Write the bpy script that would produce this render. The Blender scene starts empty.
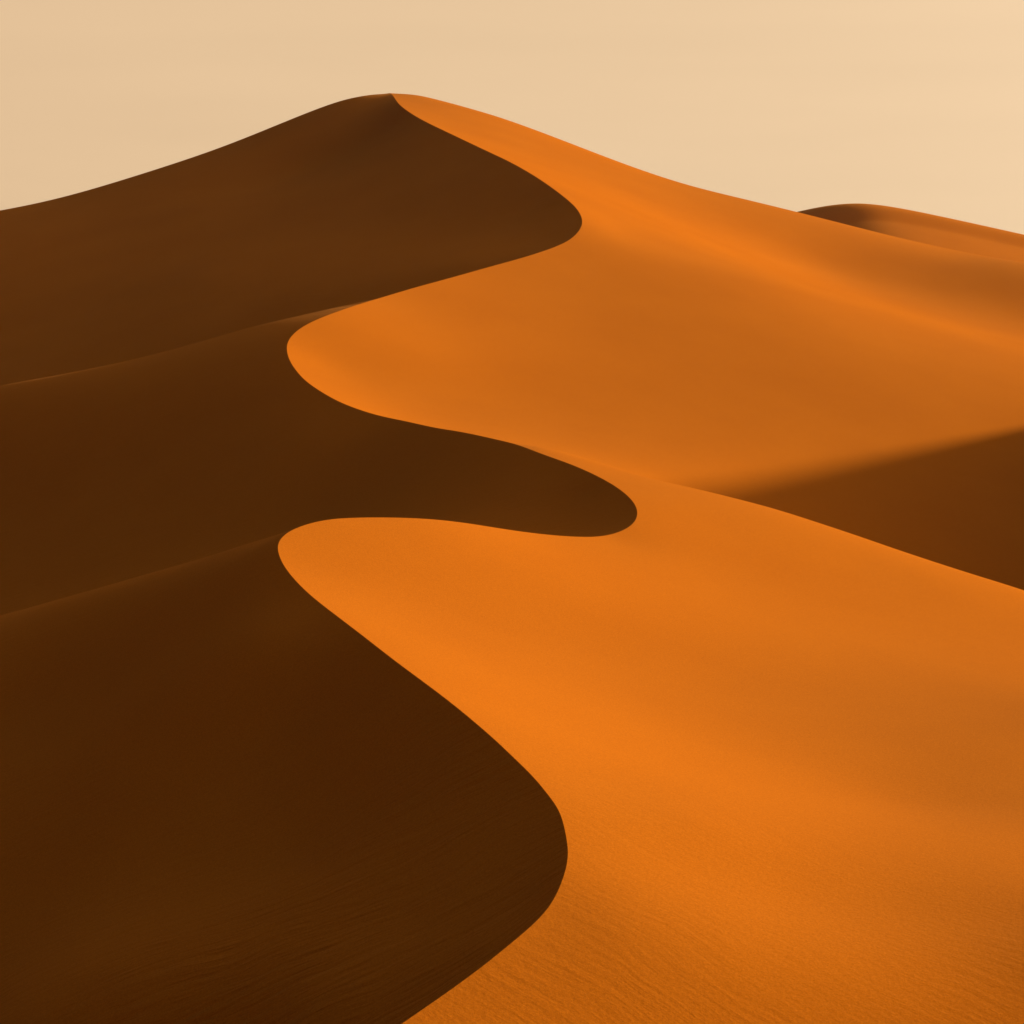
import bpy, math
import numpy as np

# ------------------------------------------------------------------ layout
# Survey frame: the tripod stands at (0, 0, CAM_Z), the desert stretches along +Y.
# Terrain is a real height field. Survey points are (bearing px, elevation px, metres away).
F = 1911.0                 # focal length in px of a 1024 px frame (about 30 degrees)
VH = 236.0                 # level of the true horizon
CAM_Z = 70.0
TH = math.atan((512.0 - VH) / F)
ST, CT = math.sin(TH), math.cos(TH)

def survey(u, v, y):
    """bearing / elevation reading -> (tan bearing * F, F ln distance, tan elevation)"""
    u, v, y = map(np.asarray, (u, v, y))
    k = (512.0 - v) / F
    e = (k * CT - ST) / (CT + k * ST)
    a = (u - 512.0) / F * (CT - e * ST)
    return np.stack([a * F, F * np.log(y / 100.0), e], -1)

CREST = [
 (330,290,980),(345,230,860),(360,168,760),(376,122,690),(385,101,645),
 (390,93.1,605),(395.3,99,582),(401.5,106.4,562),(417,117,543),(437,127.3,524),(470,143,500),(489,152,485),(508,161,470),(528,172,455),(547.7,184.7,440),
 (567,199.3,424),(577,209,414),(581.8,217.9,406),(582.4,222.8,402),(579.9,229.6,396),(573,237.4,390),(561.3,244.3,384),
 (543.7,251,378),(518.4,258.9,370),(489,267,362),(450,278,350),(416.3,287.2,340),(377,298.9,328),(357.7,304.8,321),
 (338,311.4,314),(318.6,318.8,308),(303,326.6,303),(292,335.4,298),(287.3,343.2,294),(286.8,350,290.5),(289.3,359.8,286),
 (297,371.6,281),(308.8,383.3,275),(328.4,396,269),(347.9,405.4,263),(377,415,256),(406.5,421.4,249),(435.8,427.8,242),
 (460,431.7,237),(500,440.3,229),(519.5,445.4,225),(539,452.8,221),(568.4,463.4,215),(597.7,476.3,208),(617,487.4,203),
 (630.9,499,198.5),(636.7,507.9,195.5),(637.5,513.8,193.5),(634.8,521.6,190.5),(627,528.4,188),(613.3,533.9,185.5),
 (597.7,536.6,183),(578,536.8,180.5),(548.8,534.8,177.5),(519.5,531.3,174.5),(500,528.4,172.5),(450,521,168),(400,517.7,164),
 (366,517.5,161.5),(336.7,518.7,159),(317,521.6,157),(297.7,527.5,154.5),(286,533.7,152.3),(279,541.5,150),(277.7,549.3,148),
 (281,560,145.5),(289.8,573.8,142),(307.4,592.3,137.5),(332.8,612.8,132),(366,638.2,125.5),(400,664.5,119),(450,702,111),
 (500,744.5,103.2),(512,756,101.4),(525,768.5,99.5),(536,780,97.8),(549,796,95.5),(559,811,93.6),(565.5,833,91),(568,852,88.8),(565.5,870,86.8),(555,897,84.1),
 (540,917.5,82.1),(515,940,80),(475,972,77.3),(437.5,999,75.2),(405,1021.5,73.5),(365,1049,71.6),(325,1078,69.6),(290,1108,67.5),(268,1145,65.2),(268,1195,62.6),(310,1270,59),(400,1390,54),(480,1520,49),(490,1700,44)]

# edges that can be seen against what lies behind them are surveyed tightly, open slopes loosely
WINDWARD_EDGE = [   # sunlit side
 # right shoulder of the tall dune
 (417,94.9,604),(437,99.8,603),(466,107.6,601),(495,116,599),(562,141,590),(612,161,582),(662,179,574),(712,192.5,566),(762,205.5,560),(837,226.5,553),(912,247,546),(962,257.5,542),(1024,265.5,537),(1120,285,528),
 # back edge of the near dune
 (539,447.3,223.8),(578,458,222),(617,468.8,221),(656,479.6,219),(700,490.3,219),(782,512,216.5),(862,538,213.5),(937,563.5,211),(1024,591,208.5),(1150,632,204)]
WINDWARD_FORM = [
 (450,180,760),(620,240,730),(820,300,700),(1024,340,670),(1200,380,640),
 # hollow under the tall dune, then the soft ridge
 (640,200,512),(720,230,510),(820,267,510),(920,292,502),(1024,318,490),(1130,346,478),
 (620,232,411),(680,253,401),(760,280,392),(850,311,387),(940,339,380),(1024,362,374),(1130,394,364),
 # middle dune
 (330,368,290),(400,424,262),(400,362,300),(500,389,300),(1024,470,308),(1150,510,300),
 (720,479,276),(850,504,280),(1024,546,274),
 (640,484,247),(760,555,244),(880,605,242),(1024,658,238),(1150,700,233),
 # near dune
 (720,532,195),(860,570,195),(1024,609,195),(640,554,180),(720,577,180),(860,611,180),(1024,643,180),
 (420,600,145),(560,640,145),(720,678,145),(880,700,145),(1024,710,145),(1150,716,145),
 (520,712,115),(640,746,115),(780,782,115),(900,804,115),(1024,810,115),(1150,815,115),
 (600,783,100.5),(700,821,97),(700,874,90),(800,898,90),(900,913,90),(1024,922,90),(1150,928,90),
 (620,926,82),(720,944,82),(850,969,82),(1024,992,82),(1150,1004,82),
 (500,1114,69),(750,1163,69),(1024,1213,69),(600,1400,55),(1000,1500,54),(800,1700,45),
 (1400,360,480),(1400,430,380),(1400,520,290),(1400,690,205),(1400,770,165),(1400,910,120),(1400,1150,85),(1400,1500,60)]
LEE_EDGE = [        # shaded side
 (0,212,585),(45,205,584),(90,192.5,584),(140,177.5,585),(185,164,586),(235,148.5,588),(280,128.5,592),(320,111,595),(339,102.5,597),(358.6,97,600),(373,94.4,602),
 (360,301.5,324),(325,310,321),(250,327.5,317),(200,342.5,315),(100,367.5,318),(0,386.5,322),(-150,420,328),(-300,455,335),
 (270,539.5,155.5),(239,548,158),(200,561,160.5),(100,591.5,165),(0,618,170),(-150,655,178),(-300,690,185)]
LEE_FORM = [
 (0,240,680),(150,225,690),(300,180,700),(-150,240,580),(-300,265,580),
 (0,257,510),(0,330,445),(0,383,400),(100,231,523),(100,304,445),(100,362,395),(200,203,526),(200,274,440),(200,337,390),
 (300,172,551),(300,241,455),(300,308,388),(390,155,556),(390,215,458),(390,282,388),(470,210,440),(470,258,388),(530,215,425),(530,245,394),
 (500,280,373),(400,318,352),(300,345,350),(200,375,352),(100,402,358),(0,425,365),(-150,450,370),(-300,480,375),
 (0,500,280),(0,612,240),(100,475,275),(100,590,236),(200,400,284),(200,470,262),(200,562,233),(300,440,256),(300,520,235),
 (400,462,237),(400,512,219),(500,480,217),(500,522,203),(580,500,205),(580,531,194),(-150,540,290),(-150,650,240),
 (0,662,205),(100,635,202),(200,606,199),(300,575,196),(400,552,194),(500,550,188),(570,548,187),(-150,700,210),
 (0,720,148),(0,850,124),(0,1024,97.5),(150,655,143),(150,800,120),(150,1000,93.5),(250,640,132),(300,720,121),(300,850,106),(300,1024,85.5),
 (400,800,104),(400,930,90.5),(400,1010,83),(480,860,93),(480,942,84),(530,900,86.6),(-150,900,124),(-150,1080,106),
 (505,965,81.8),(440,1014,78.8),(350,1082,75.5),(200,1200,82),(0,1250,84),(300,1300,67),(100,1500,62),(-200,1500,62),(400,1600,51),(200,1800,46)]

def spline(P, n_per=24, smooth=5):
    P = np.asarray(P, float)
    d = np.r_[0, np.cumsum(np.sqrt(np.sum(np.diff(P[:, :2], axis=0) ** 2, 1)) ** 0.7)]
    # natural cubic spline through the points
    n = len(P); h = np.diff(d)
    A = np.eye(n); R = np.zeros_like(P)
    for i in range(1, n - 1):
        A[i, i-1], A[i, i], A[i, i+1] = h[i-1], 2 * (h[i-1] + h[i]), h[i]
        R[i] = 6 * ((P[i+1] - P[i]) / h[i] - (P[i] - P[i-1]) / h[i-1])
    M = np.linalg.solve(A, R)
    out = []
    for i in range(n - 1):
        t = np.linspace(0, h[i], n_per, endpoint=False)[:, None]
        out.append(M[i] * (h[i] - t) ** 3 / (6 * h[i]) + M[i+1] * t ** 3 / (6 * h[i]) +
                   (P[i] / h[i] - M[i] * h[i] / 6) * (h[i] - t) + (P[i+1] / h[i] - M[i+1] * h[i] / 6) * t)
    return np.vstack(out + [P[-1:]])

def resample(P, step):
    s = np.r_[0, np.cumsum(np.sqrt(np.sum(np.diff(P[:, :2], axis=0) ** 2, 1)))]
    q = np.linspace(0, s[-1], int(s[-1] / step) + 1)
    return np.stack([np.interp(q, s, P[:, k]) for k in range(P.shape[1])], -1)

def gsmooth(P, sig):
    r = int(3 * sig); k = np.exp(-0.5 * (np.arange(-r, r + 1) / sig) ** 2); k /= k.sum()
    Q = np.pad(P, ((r, r), (0, 0)), mode='reflect', reflect_type='odd')
    return np.stack([np.convolve(Q[:, j], k, mode='valid') for j in range(P.shape[1])], -1)

cp = survey(*np.array(CREST, float).T)
crest = spline(cp)
crest = resample(crest, 2.0)
crest = gsmooth(crest, 5.0)
crest[:, 1] = np.minimum.accumulate(crest[:, 1] - np.arange(len(crest)) * 1e-3)   # distance falls steadily
crest_rows = resample(crest, 4.5)

class Plate:
    """thin plate through scattered survey points: value and gradient of tan(elevation)"""
    S = 400.0
    def __init__(self, pts, lam=None):
        self.c = pts[:, :2] / self.S; n = len(pts)
        d2 = ((self.c[:, None] - self.c[None]) ** 2).sum(-1)
        K = np.where(d2 > 0, 0.5 * d2 * np.log(np.maximum(d2, 1e-30)), 0)
        if lam is not None: K = K + np.diag(lam)
        Q = np.c_[np.ones(n), self.c]
        A = np.zeros((n + 3, n + 3)); A[:n, :n] = K; A[:n, n:] = Q; A[n:, :n] = Q.T
        s = np.linalg.solve(A, np.r_[pts[:, 2], 0, 0, 0]); self.w, self.p = s[:n], s[n:]
    def __call__(self, X):
        X = np.asarray(X) / self.S
        E = np.empty(len(X)); G = np.empty((len(X), 2))
        for i in range(0, len(X), 20000):
            x = X[i:i+20000]
            dx = x[:, None, 0] - self.c[None, :, 0]; dy = x[:, None, 1] - self.c[None, :, 1]
            d2 = np.maximum(dx * dx + dy * dy, 1e-20); lg = np.log(d2)
            E[i:i+20000] = (0.5 * d2 * lg) @ self.w + self.p[0] + x @ self.p[1:]
            g = (lg + 1.0) * self.w
            G[i:i+20000, 0] = (g * dx).sum(1) + self.p[1]
            G[i:i+20000, 1] = (g * dy).sum(1) + self.p[2]
        return E, G / self.S

crest_ctl = resample(crest, 45.0)
def plate(edge, form, soft):
    q = survey(*np.array(edge + form, float).T)
    lam = np.r_[np.zeros(len(crest_ctl)), np.full(len(edge), 0.001), np.full(len(form), soft)]
    return Plate(np.vstack([crest_ctl, q]), lam)
PW, PL = plate(WINDWARD_EDGE, WINDWARD_FORM, 0.02), plate(LEE_EDGE, LEE_FORM, 0.03)

def smooth01(x):
    x = np.clip(x, 0, 1); return x * x * (3 - 2 * x)

FLOOR = -62.0
def heights(P, A, W):
    """ -> world xyz and normals on the survey grid A, W"""
    E, G = P(np.stack([A, W], -1))
    y = 100.0 * np.exp(W / F); x = A / F * y; z = E * y
    # z(x,y) = y E(A(x,y), W(y));   A = F x/y, W = F ln(y/100)
    zx = F * G[:, 0]
    zy = E - G[:, 0] * A + G[:, 1] * F
    k = smooth01((np.abs(A + 60) - 1000) / 700.0)
    k = np.maximum(k, smooth01((W - F * math.log(7.0)) / 700.0))
    k = np.maximum(k, smooth01((F * math.log(0.56) - W) / 350.0))
    z = z * (1 - k) + (FLOOR - 3) * k
    zx = zx * (1 - k); zy = zy * (1 - k)
    N = np.stack([-zx, -zy, np.ones_like(zx)], -1); N /= np.linalg.norm(N, axis=1, keepdims=True)
    return np.stack([x, y, z + CAM_Z], -1), N

def offsets(limit, first=1.2, grow=1.09, biggest=9.0):
    t, d = [0.0], first
    while t[-1] < limit:
        t.append(t[-1] + d); d = min(d * grow, biggest)
    return np.array(t)

C0 = crest_rows
R = len(C0)
def side(P, sign, limit):
    t = offsets(limit)
    A = C0[:, :1] + sign * t[None]
    W = np.repeat(C0[:, 1:2], len(t), 1)
    co, no = heights(P, A.ravel(), W.ravel())
    co = co.reshape(R, len(t), 3)
    # the brink itself lies exactly on the crest line
    zc = C0[:, 2] * 100 * np.exp(C0[:, 1] / F) + CAM_Z
    dz = zc - co[:, 0, 2]
    ok = (C0[:, 1] < F * math.log(6.8)) & (C0[:, 1] > F * math.log(0.58))
    co[:, :, 2] += (dz * ok)[:, None] * np.exp(-(t / 12.0) ** 2)[None]
    return A, W, co, no.reshape(R, len(t), 3)
lit = side(PW, +1, 1750.0)
dark = side(PL, -1, 1500.0)

# ------------------------------------------------------------------ which dune a patch of sand belongs to
def border(points):
    q = survey(*np.array([(u, 512, y) for u, y in points], float).T)
    o = np.argsort(q[:, 0]); return lambda A: np.interp(A, q[o, 0], q[o, 1])
near_lit = border([(470,240),(500,236),(540,233),(600,232),(700,230),(860,232),(1024,230),(1150,227),(2000,222)])
near_dark = border([(640,193.5),(570,186),(500,184),(400,180),(300,180),(200,186),(100,194),(0,199),(-150,205),(-900,220)])
mid_lit = border([(575,398),(600,414),(640,440),(720,455),(820,448),(920,430),(1024,412),(1130,400),(2000,385)])
mid_dark = border([(590,402),(560,386),(500,373),(400,352),(300,349),(200,352),(100,358),(0,365),(-300,375),(-900,390)])

def owner(A, W, nb, mb):
    return np.where(W < nb(A), 0, np.where(W < mb(A), 1, 2))

# ------------------------------------------------------------------ materials
def sand_material(name):
    m = bpy.data.materials.new(name); m.use_nodes = True
    nt = m.node_tree; N = nt.nodes; L = nt.links; N.clear()
    out = N.new('ShaderNodeOutputMaterial'); bs = N.new('ShaderNodeBsdfPrincipled')
    L.new(bs.outputs[0], out.inputs[0])
    bs.inputs['Roughness'].default_value = 0.9
    bs.inputs['Specular IOR Level'].default_value = 0.0
    bs.inputs['Sheen Weight'].default_value = 0.065; bs.inputs['Sheen Roughness'].default_value = 0.45
    bs.inputs['Sheen Tint'].default_value = (1.0, 0.56, 0.20, 1)
    bs.inputs['Diffuse Roughness'].default_value = 0.0
    geo = N.new('ShaderNodeNewGeometry')
    def noise(scale, detail, rough=0.5, vec=None):
        n = N.new('ShaderNodeTexNoise'); n.inputs['Scale'].default_value = scale
        n.inputs['Detail'].default_value = detail; n.inputs['Roughness'].default_value = rough
        L.new(vec or geo.outputs['Position'], n.inputs['Vector']); return n
    def math_(op, a, b=None):
        n = N.new('ShaderNodeMath'); n.operation = op
        for i, s in enumerate((a, b)):
            if s is None: continue
            if isinstance(s, (int, float)): n.inputs[i].default_value = s
            else: L.new(s, n.inputs[i])
        return n.outputs[0]
    # grains and broad drifts of slightly different sand
    grain = noise(9.0, 6, 0.75); drift = noise(0.035, 4, 0.55)
    r = N.new('ShaderNodeMix'); r.data_type = 'RGBA'
    r.inputs[6].default_value = (*SAND_A, 1); r.inputs[7].default_value = (*SAND_B, 1)
    f = math_('ADD', math_('MULTIPLY', grain.outputs[0], 0.95), math_('MULTIPLY', drift.outputs[0], 0.22))
    mr = N.new('ShaderNodeMapRange'); L.new(f, mr.inputs[0])
    mr.inputs[1].default_value = 0.38; mr.inputs[2].default_value = 0.82
    L.new(mr.outputs[0], r.inputs[0]); L.new(r.outputs[2], bs.inputs['Base Color'])
    # wind ripples: long wavering crests, direction differs on the lee side
    at = N.new('ShaderNodeAttribute'); at.attribute_name = 'lee_side'
    def ripples(ang):
        """broken wind ripples: noise drawn out along the ripple crests, bent by a slow wander"""
        mp = N.new('ShaderNodeMapping'); mp.inputs['Rotation'].default_value = (0, 0, math.radians(ang))
        wob = noise(0.09, 3, 0.5)
        wv = N.new('ShaderNodeVectorMath'); wv.operation = 'SCALE'; L.new(wob.outputs['Color'], wv.inputs[0]); wv.inputs['Scale'].default_value = 3.5
        av = N.new('ShaderNodeVectorMath'); av.operation = 'ADD'; L.new(geo.outputs['Position'], av.inputs[0]); L.new(wv.outputs[0], av.inputs[1])
        L.new(av.outputs[0], mp.inputs['Vector'])
        m2 = N.new('ShaderNodeMapping'); m2.inputs['Scale'].default_value = (0.24, 2.0, 0.0); L.new(mp.outputs[0], m2.inputs['Vector'])
        return noise(1.0, 3, 0.55, m2.outputs[0]).outputs[0]
    ra = ripples(35.0); rb = ripples(4.0)
    mx = N.new('ShaderNodeMix'); L.new(at.outputs['Fac'], mx.inputs[0])
    L.new(math_('MULTIPLY', ra, 0.036), mx.inputs[2]); L.new(math_('MULTIPLY', rb, 0.60), mx.inputs[3])
    patch = noise(0.06, 3, 0.6)
    pm = N.new('ShaderNodeMapRange'); L.new(patch.outputs[0], pm.inputs[0]); pm.inputs[1].default_value = 0.36; pm.inputs[2].default_value = 0.62
    pm.inputs[3].default_value = 0.2; pm.inputs[4].default_value = 1.0
    # the ripple field is best developed on the low ground at the foot of the ridge
    sy = N.new('ShaderNodeSeparateXYZ'); L.new(geo.outputs['Position'], sy.inputs[0])
    fm = N.new('ShaderNodeMapRange'); fm.interpolation_type = 'SMOOTHSTEP'; L.new(sy.outputs[1], fm.inputs[0])
    fm.inputs[1].default_value = 75.0; fm.inputs[2].default_value = 130.0; fm.inputs[3].default_value = 1.0; fm.inputs[4].default_value = 0.3
    hgt = math_('MULTIPLY', math_('MULTIPLY', mx.outputs[0], pm.outputs[0]), fm.outputs[0])
    hgt = math_('ADD', hgt, math_('MULTIPLY', noise(3.0, 5, 0.7).outputs[0], 0.025))
    bump = N.new('ShaderNodeBump'); bump.inputs['Strength'].default_value = 1.0; bump.inputs['Distance'].default_value = 1.0
    L.new(hgt, bump.inputs['Height']); L.new(bump.outputs[0], bs.inputs['Normal'])
    return m
SAND_A, SAND_B = (0.47, 0.112, 0.003), (0.70, 0.196, 0.008)
SAND = sand_material('orange_sand')

# ------------------------------------------------------------------ meshes
def finish(o, label=None, cat=None, group=None, kind='structure'):
    o['kind'] = kind
    if label: o['label'] = label
    if cat: o['category'] = cat
    if group: o['group'] = group
    return o

def mesh_object(name, co, no, faces, lee):
    me = bpy.data.meshes.new(name)
    me.vertices.add(len(co)); me.vertices.foreach_set('co', co.astype(np.float32).ravel())
    n = len(faces)
    me.loops.add(4 * n); me.polygons.add(n)
    me.loops.foreach_set('vertex_index', faces.astype(np.int32).ravel())
    me.polygons.foreach_set('loop_start', np.arange(0, 4 * n, 4, dtype=np.int32))
    me.polygons.foreach_set('use_smooth', np.ones(n, bool))
    me.update(calc_edges=True)
    a = me.attributes.new('lee_side', 'FLOAT', 'POINT'); a.data.foreach_set('value', lee.astype(np.float32))
    me.normals_split_custom_set_from_vertices(no.astype(np.float32).tolist())
    me.materials.append(SAND)
    o = bpy.data.objects.new(name, me); bpy.context.scene.collection.objects.link(o)
    return o

def grid_faces(r, c, flip):
    i = np.arange(r - 1)[:, None] * c + np.arange(c - 1)[None]
    f = np.stack([i, i + c, i + c + 1, i + 1], -1).reshape(-1, 4)
    return f[:, ::-1] if flip else f

parts = []
base = 0
for (A, W, co, no), flip, lee, nb, mb in ((lit, False, 0.0, near_lit, mid_lit), (dark, True, 1.0, near_dark, mid_dark)):
    r, c = A.shape
    f = grid_faces(r, c, flip)
    fa = A.ravel()[f].mean(1); fw = W.ravel()[f].mean(1)
    parts.append((co.reshape(-1, 3), no.reshape(-1, 3), f + base, owner(fa, fw, nb, mb), np.full(r * c, lee)))
    base += r * c
CO = np.vstack([p[0] for p in parts]); NO = np.vstack([p[1] for p in parts]); FA = np.vstack([p[2] for p in parts])
OW = np.concatenate([p[3] for p in parts]); LE = np.concatenate([p[4] for p in parts])
# stand the faces upright
v0, v1, v3 = CO[FA[:, 0]], CO[FA[:, 1]], CO[FA[:, 3]]
if np.cross(v1 - v0, v3 - v0)[:len(parts[0][2]), 2].mean() < 0: FA[:len(parts[0][2])] = FA[:len(parts[0][2]), ::-1]
if np.cross(v1 - v0, v3 - v0)[len(parts[0][2]):, 2].mean() < 0: FA[len(parts[0][2]):] = FA[len(parts[0][2]):, ::-1]

LABELS = [
 'nearest orange sand dune, its curved knife edge running down to the bottom of the picture',
 'middle orange sand dune whose curved crest sweeps between the near dune and the tall peak',
 'tallest sand dune with the rounded peak against the sky and a broad shaded left face']
for k in range(3):
    sel = FA[OW == k]
    used, inv = np.unique(sel, return_inverse=True)
    o = mesh_object('sand_dune', CO[used], NO[used], inv.reshape(-1, 4), LE[used])
    finish(o, LABELS[k], 'dune', 'sand dunes of the winding ridge')

# ------------------------------------------------------------------ separate dunes further off
def lone_dune(label, x0, x1, y0, y1, nx, ny, fn):
    X, Y = np.meshgrid(np.linspace(x0, x1, nx), np.linspace(y0, y1, ny))
    Z = fn(X, Y); h = 0.3
    zx = (fn(X + h, Y) - fn(X - h, Y)) / (2 * h); zy = (fn(X, Y + h) - fn(X, Y - h)) / (2 * h)
    N = np.stack([-zx, -zy, np.ones_like(zx)], -1); N /= np.linalg.norm(N, axis=-1, keepdims=True)
    f = grid_faces(ny, nx, True)
    co = np.stack([X, Y, Z], -1).reshape(-1, 3)
    a, b, d = co[f[0, 0]], co[f[0, 1]], co[f[0, 3]]
    if np.cross(b - a, d - a)[2] < 0: f = f[:, ::-1]
    o = mesh_object('sand_dune', co, N.reshape(-1, 3), f, np.zeros(nx * ny))
    return finish(o, label, 'dune', 'sand dunes of the winding ridge')

def softmax(a, b, k):
    return 0.5 * (a + b + np.sqrt((a - b) ** 2 + k * k))
def softmin(a, b, k): return -softmax(-a, -b, k)

def far_dune(X, Y):
    # crest wanders towards the viewer from the summit; gentle right flank, steep left face
    top = CAM_Z + 19.5
    s = (940.0 - Y)
    cx = 165 + 10 * np.sin(s / 40.0) - 0.10 * s
    along = top - np.where(s > 0, 0.30 * s, -0.10 * s) * smooth01(np.abs(s) / 30.0)
    r = along - 0.245 * np.maximum(X - cx, 0) - 0.0 * X
    l = along - 0.42 * (cx - X)
    z = softmin(along - 0.225 * (X - cx), along + 0.27 * (X - cx), 8.0)
    return softmax(z, np.full_like(z, CAM_Z + FLOOR - 4), 6.0)
lone_dune('small distant sand dune showing behind the right shoulder of the tall dune', -40, 560, 720, 1200, 260, 220, far_dune)

SUN_EL, SUN_BACK = 12.8, 20.0
def side_dune(X, Y):
    px, py = 150.0, 298.0
    dx, dy = X - px, Y - py
    d = np.sqrt((dx / np.where(dx < 0, 1.0, 1.9)) ** 2 + (dy / 1.5) ** 2 + 20.0)
    z = CAM_Z + 0.0 - 0.62 * d
    return softmax(z, np.full_like(z, CAM_Z + FLOOR - 4), 5.0)
lone_dune('sand dune to the right of the picture that shades the hollow', 40, 320, 130, 470, 200, 190, side_dune)

# ------------------------------------------------------------------ desert floor out to the horizon
def floor():
    ring = np.r_[0, 60, 150, 300, 500, 800, 1200, 1800, 2400]
    nA = 96
    co = [(0, 0, 0)]; fc = []
    for r in ring[1:]:
        for j in range(nA):
            t = 2 * math.pi * j / nA
            x, y = r * math.cos(t), r * math.sin(t)
            co.append((x, y, 3.0 * math.sin(x / 310 + 1) * math.cos(y / 270) * (0.4 if r < 900 else 1.0) if r < 9000 else 0))
    me = bpy.data.meshes.new('desert_floor')
    for j in range(nA): fc.append((0, 1 + j, 1 + (j + 1) % nA))
    for i in range(len(ring) - 2):
        for j in range(nA):
            a = 1 + i * nA + j; b = 1 + i * nA + (j + 1) % nA
            fc.append((a, a + nA, b + nA, b))
    me.from_pydata([(x, y, z + CAM_Z + FLOOR) for x, y, z in co], [], fc)
    me.polygons.foreach_set('use_smooth', [True] * len(fc)); me.materials.append(SAND)
    o = bpy.data.objects.new('desert_floor', me); bpy.context.scene.collection.objects.link(o)
    finish(o, 'flat sandy desert floor stretching away behind the dunes', 'ground')
floor()

# ------------------------------------------------------------------ thin dusty air
def haze():
    x0, x1, y0, y1, z0, z1 = -2600, 2600, -300, 3000, CAM_Z + FLOOR - 8, CAM_Z + 62
    v = [(x, y, z) for z in (z0, z1) for y in (y0, y1) for x in (x0, x1)]
    f = [(0, 2, 3, 1), (4, 5, 7, 6), (0, 1, 5, 4), (2, 6, 7, 3), (0, 4, 6, 2), (1, 3, 7, 5)]
    me = bpy.data.meshes.new('haze'); me.from_pydata(v, [], f)
    m = bpy.data.materials.new('dusty_air'); m.use_nodes = True; t = m.node_tree; t.nodes.clear()
    o_ = t.nodes.new('ShaderNodeOutputMaterial'); p = t.nodes.new('ShaderNodeVolumePrincipled')
    p.inputs['Color'].default_value = (0.95, 0.82, 0.62, 1); p.inputs['Density'].default_value = HAZE; p.inputs['Anisotropy'].default_value = 0.2
    t.links.new(p.outputs[0], o_.inputs['Volume']); me.materials.append(m)
    o = bpy.data.objects.new('haze', me); bpy.context.scene.collection.objects.link(o)
    finish(o, 'thin dusty haze hanging over the dunes', 'haze', kind='stuff')
HAZE = 0.00002
haze()

# ------------------------------------------------------------------ sky, sun
S = bpy.context.scene
w = bpy.data.worlds.new('World'); S.world = w; w.use_nodes = True
nt = w.node_tree; N = nt.nodes; L = nt.links; N.clear()
out = N.new('ShaderNodeOutputWorld'); bg = N.new('ShaderNodeBackground'); L.new(bg.outputs[0], out.inputs[0])
sky = N.new('ShaderNodeTexSky'); sky.sky_type = 'NISHITA'; sky.sun_disc = False
sky.sun_elevation = math.radians(SUN_EL)
sun_az = math.radians(90.0 - SUN_BACK)          # measured from +Y towards +X
sky.sun_rotation = sun_az
sky.dust_density = 6.0; sky.air_density = 1.0; sky.ozone_density = 1.0
# airborne dust: pale beige towards the horizon, thinning overhead
tc = N.new('ShaderNodeTexCoord'); sp = N.new('ShaderNodeSeparateXYZ'); L.new(tc.outputs['Generated'], sp.inputs[0])
ramp = N.new('ShaderNodeValToRGB'); ramp.color_ramp.interpolation = 'EASE'
ramp.color_ramp.elements[0].position = 0.15; ramp.color_ramp.elements[0].color = (1, 1, 1, 1)
ramp.color_ramp.elements[1].position = 0.30; ramp.color_ramp.elements[1].color = (0.0, 0.0, 0.0, 1)
mix = N.new('ShaderNodeMix'); mix.data_type = 'RGBA'
L.new(ramp.outputs[0], mix.inputs[0]); L.new(sky.outputs[0], mix.inputs[6])
# dust glows a little more towards the sun
vm = N.new('ShaderNodeVectorMath'); vm.operation = 'DOT_PRODUCT'
L.new(tc.outputs['Generated'], vm.inputs[0]); vm.inputs[1].default_value = (math.sin(sun_az), math.cos(sun_az), 0.25)
dr = N.new('ShaderNodeMapRange'); L.new(vm.outputs['Value'], dr.inputs[0])
gl = N.new('ShaderNodeMapRange'); L.new(vm.outputs['Value'], gl.inputs[0])
gl.inputs[1].default_value = 0.3; gl.inputs[2].default_value = 1.0; gl.inputs[3].default_value = 1.0; gl.inputs[4].default_value = 0.5
gm = N.new('ShaderNodeMath'); gm.operation = 'MULTIPLY'; L.new(sp.outputs[2], gm.inputs[0]); L.new(gl.outputs[0], gm.inputs[1])
L.new(gm.outputs[0], ramp.inputs[0])
dr.inputs[1].default_value = -1.0; dr.inputs[2].default_value = 1.0
dcr = N.new('ShaderNodeValToRGB'); L.new(dr.outputs[0], dcr.inputs[0]); cr = dcr.color_ramp
DUST = [(0.0, (0.5, 0.5, 0.5)), (0.36, (1.2, 1.1, 1.0)), (0.54, (12.4, 8.55, 5.05)), (0.78, (13.7, 9.7, 5.85)), (1.0, (15.0, 10.7, 6.6))]
while len(cr.elements) < len(DUST): cr.elements.new(0.5)
for el, (p_, c_) in zip(cr.elements, DUST): el.position = p_; el.color = (*c_, 1)
L.new(dcr.outputs[0], mix.inputs[7]); 
# forward-scattered glow in the dust round the sun, and faint streaks of thicker dust
sv = N.new('ShaderNodeVectorMath'); sv.operation = 'DOT_PRODUCT'; L.new(tc.outputs['Generated'], sv.inputs[0])
ce = math.cos(math.radians(SUN_EL)); sv.inputs[1].default_value = (ce * math.sin(sun_az), ce * math.cos(sun_az), math.sin(math.radians(SUN_EL)) + 0.15)
pw = N.new('ShaderNodeMath'); pw.operation = 'MAXIMUM'; L.new(sv.outputs['Value'], pw.inputs[0]); pw.inputs[1].default_value = 0.0
pq = N.new('ShaderNodeMath'); pq.operation = 'POWER'; L.new(pw.outputs[0], pq.inputs[0]); pq.inputs[1].default_value = 6.0
gs = N.new('ShaderNodeVectorMath'); gs.operation = 'SCALE'; gs.inputs[0].default_value = (16.5, 13.0, 10.0); L.new(pq.outputs[0], gs.inputs['Scale'])
mpn = N.new('ShaderNodeMapping'); mpn.inputs['Scale'].default_value = (2.5, 2.5, 22.0); mpn.inputs['Rotation'].default_value = (0.0, 0.06, 0.0)
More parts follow.
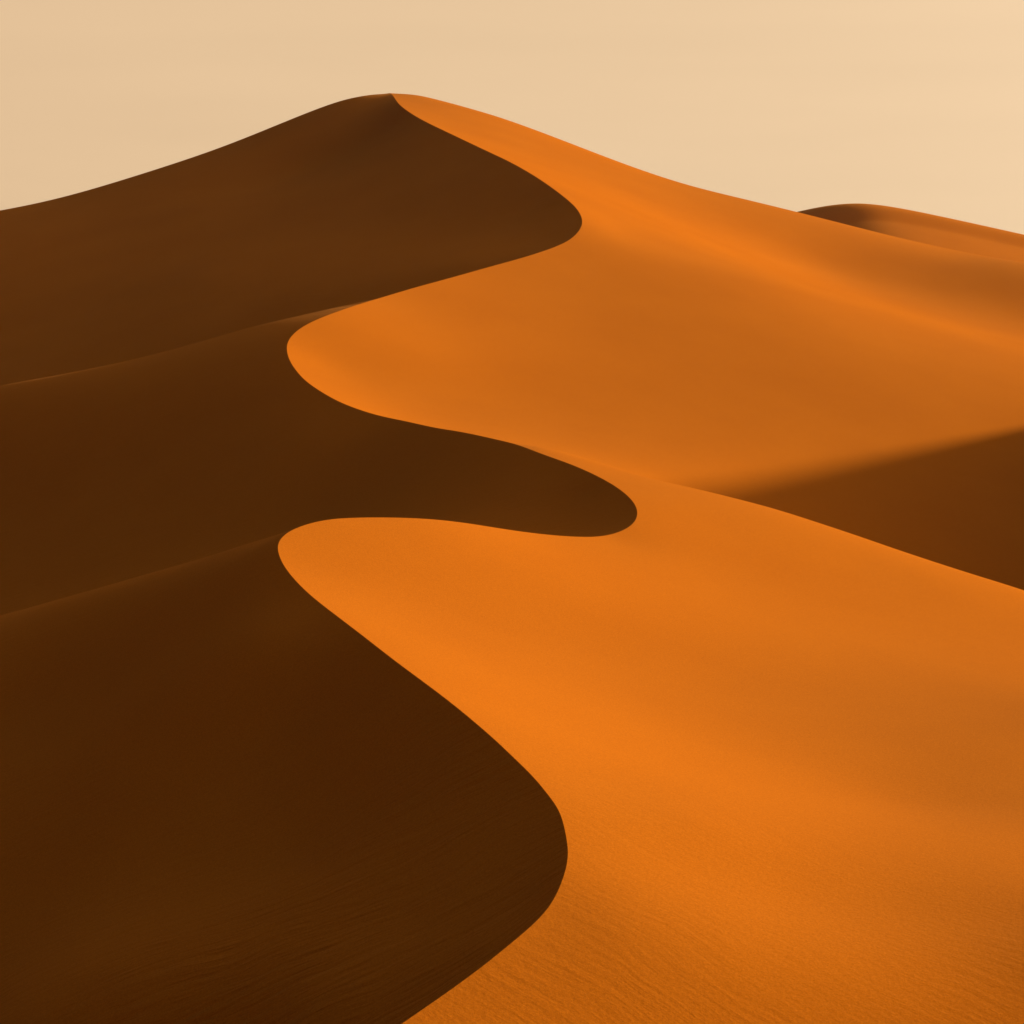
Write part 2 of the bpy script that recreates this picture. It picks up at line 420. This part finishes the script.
L.new(tc.outputs['Generated'], mpn.inputs['Vector'])
stn = N.new('ShaderNodeTexNoise'); stn.inputs['Scale'].default_value = 1.6; stn.inputs['Detail'].default_value = 5; L.new(mpn.outputs[0], stn.inputs['Vector'])
str_ = N.new('ShaderNodeMapRange'); L.new(stn.outputs[0], str_.inputs[0]); str_.inputs[1].default_value = 0.3; str_.inputs[2].default_value = 0.7
str_.inputs[3].default_value = 0.98; str_.inputs[4].default_value = 1.018
ad = N.new('ShaderNodeVectorMath'); ad.operation = 'ADD'; L.new(mix.outputs[2], ad.inputs[0]); L.new(gs.outputs[0], ad.inputs[1])
sc_ = N.new('ShaderNodeVectorMath'); sc_.operation = 'SCALE'; L.new(ad.outputs[0], sc_.inputs[0]); L.new(str_.outputs[0], sc_.inputs['Scale'])
L.new(sc_.outputs[0], bg.inputs[0])
bg.inputs[1].default_value = 0.05

sl = bpy.data.lights.new('Sun', 'SUN'); so = bpy.data.objects.new('Sun', sl); S.collection.objects.link(so)
sl.energy = 5.0; sl.angle = math.radians(3.5); sl.color = (1.0, 0.84, 0.62)
from mathutils import Vector
sd = Vector((math.cos(math.radians(SUN_EL)) * math.sin(sun_az), math.cos(math.radians(SUN_EL)) * math.cos(sun_az), math.sin(math.radians(SUN_EL))))
so.rotation_euler = (-sd).to_track_quat('-Z', 'Y').to_euler(); so.location = (200, 100, 200)

# ------------------------------------------------------------------ camera
cam = bpy.data.cameras.new('Camera'); co_ = bpy.data.objects.new('Camera', cam); S.collection.objects.link(co_)
cam.sensor_fit = 'HORIZONTAL'; cam.sensor_width = 36.0; cam.lens = 36.0 * F / 1024.0
cam.clip_start = 0.5; cam.clip_end = 60000
co_.location = (0, 0, CAM_Z); co_.rotation_euler = (math.pi / 2 - TH, 0, 0)
S.camera = co_
S.render.engine = 'CYCLES'
S.cycles.max_bounces = 6; S.cycles.volume_bounces = 0; S.cycles.diffuse_bounces = 4
vs = S.view_settings
S.display_settings.display_device = 'sRGB'
vs.view_transform = 'Standard'; vs.look = 'None'; vs.gamma = 1.0; vs.use_curve_mapping = False
vs.exposure = 0.30
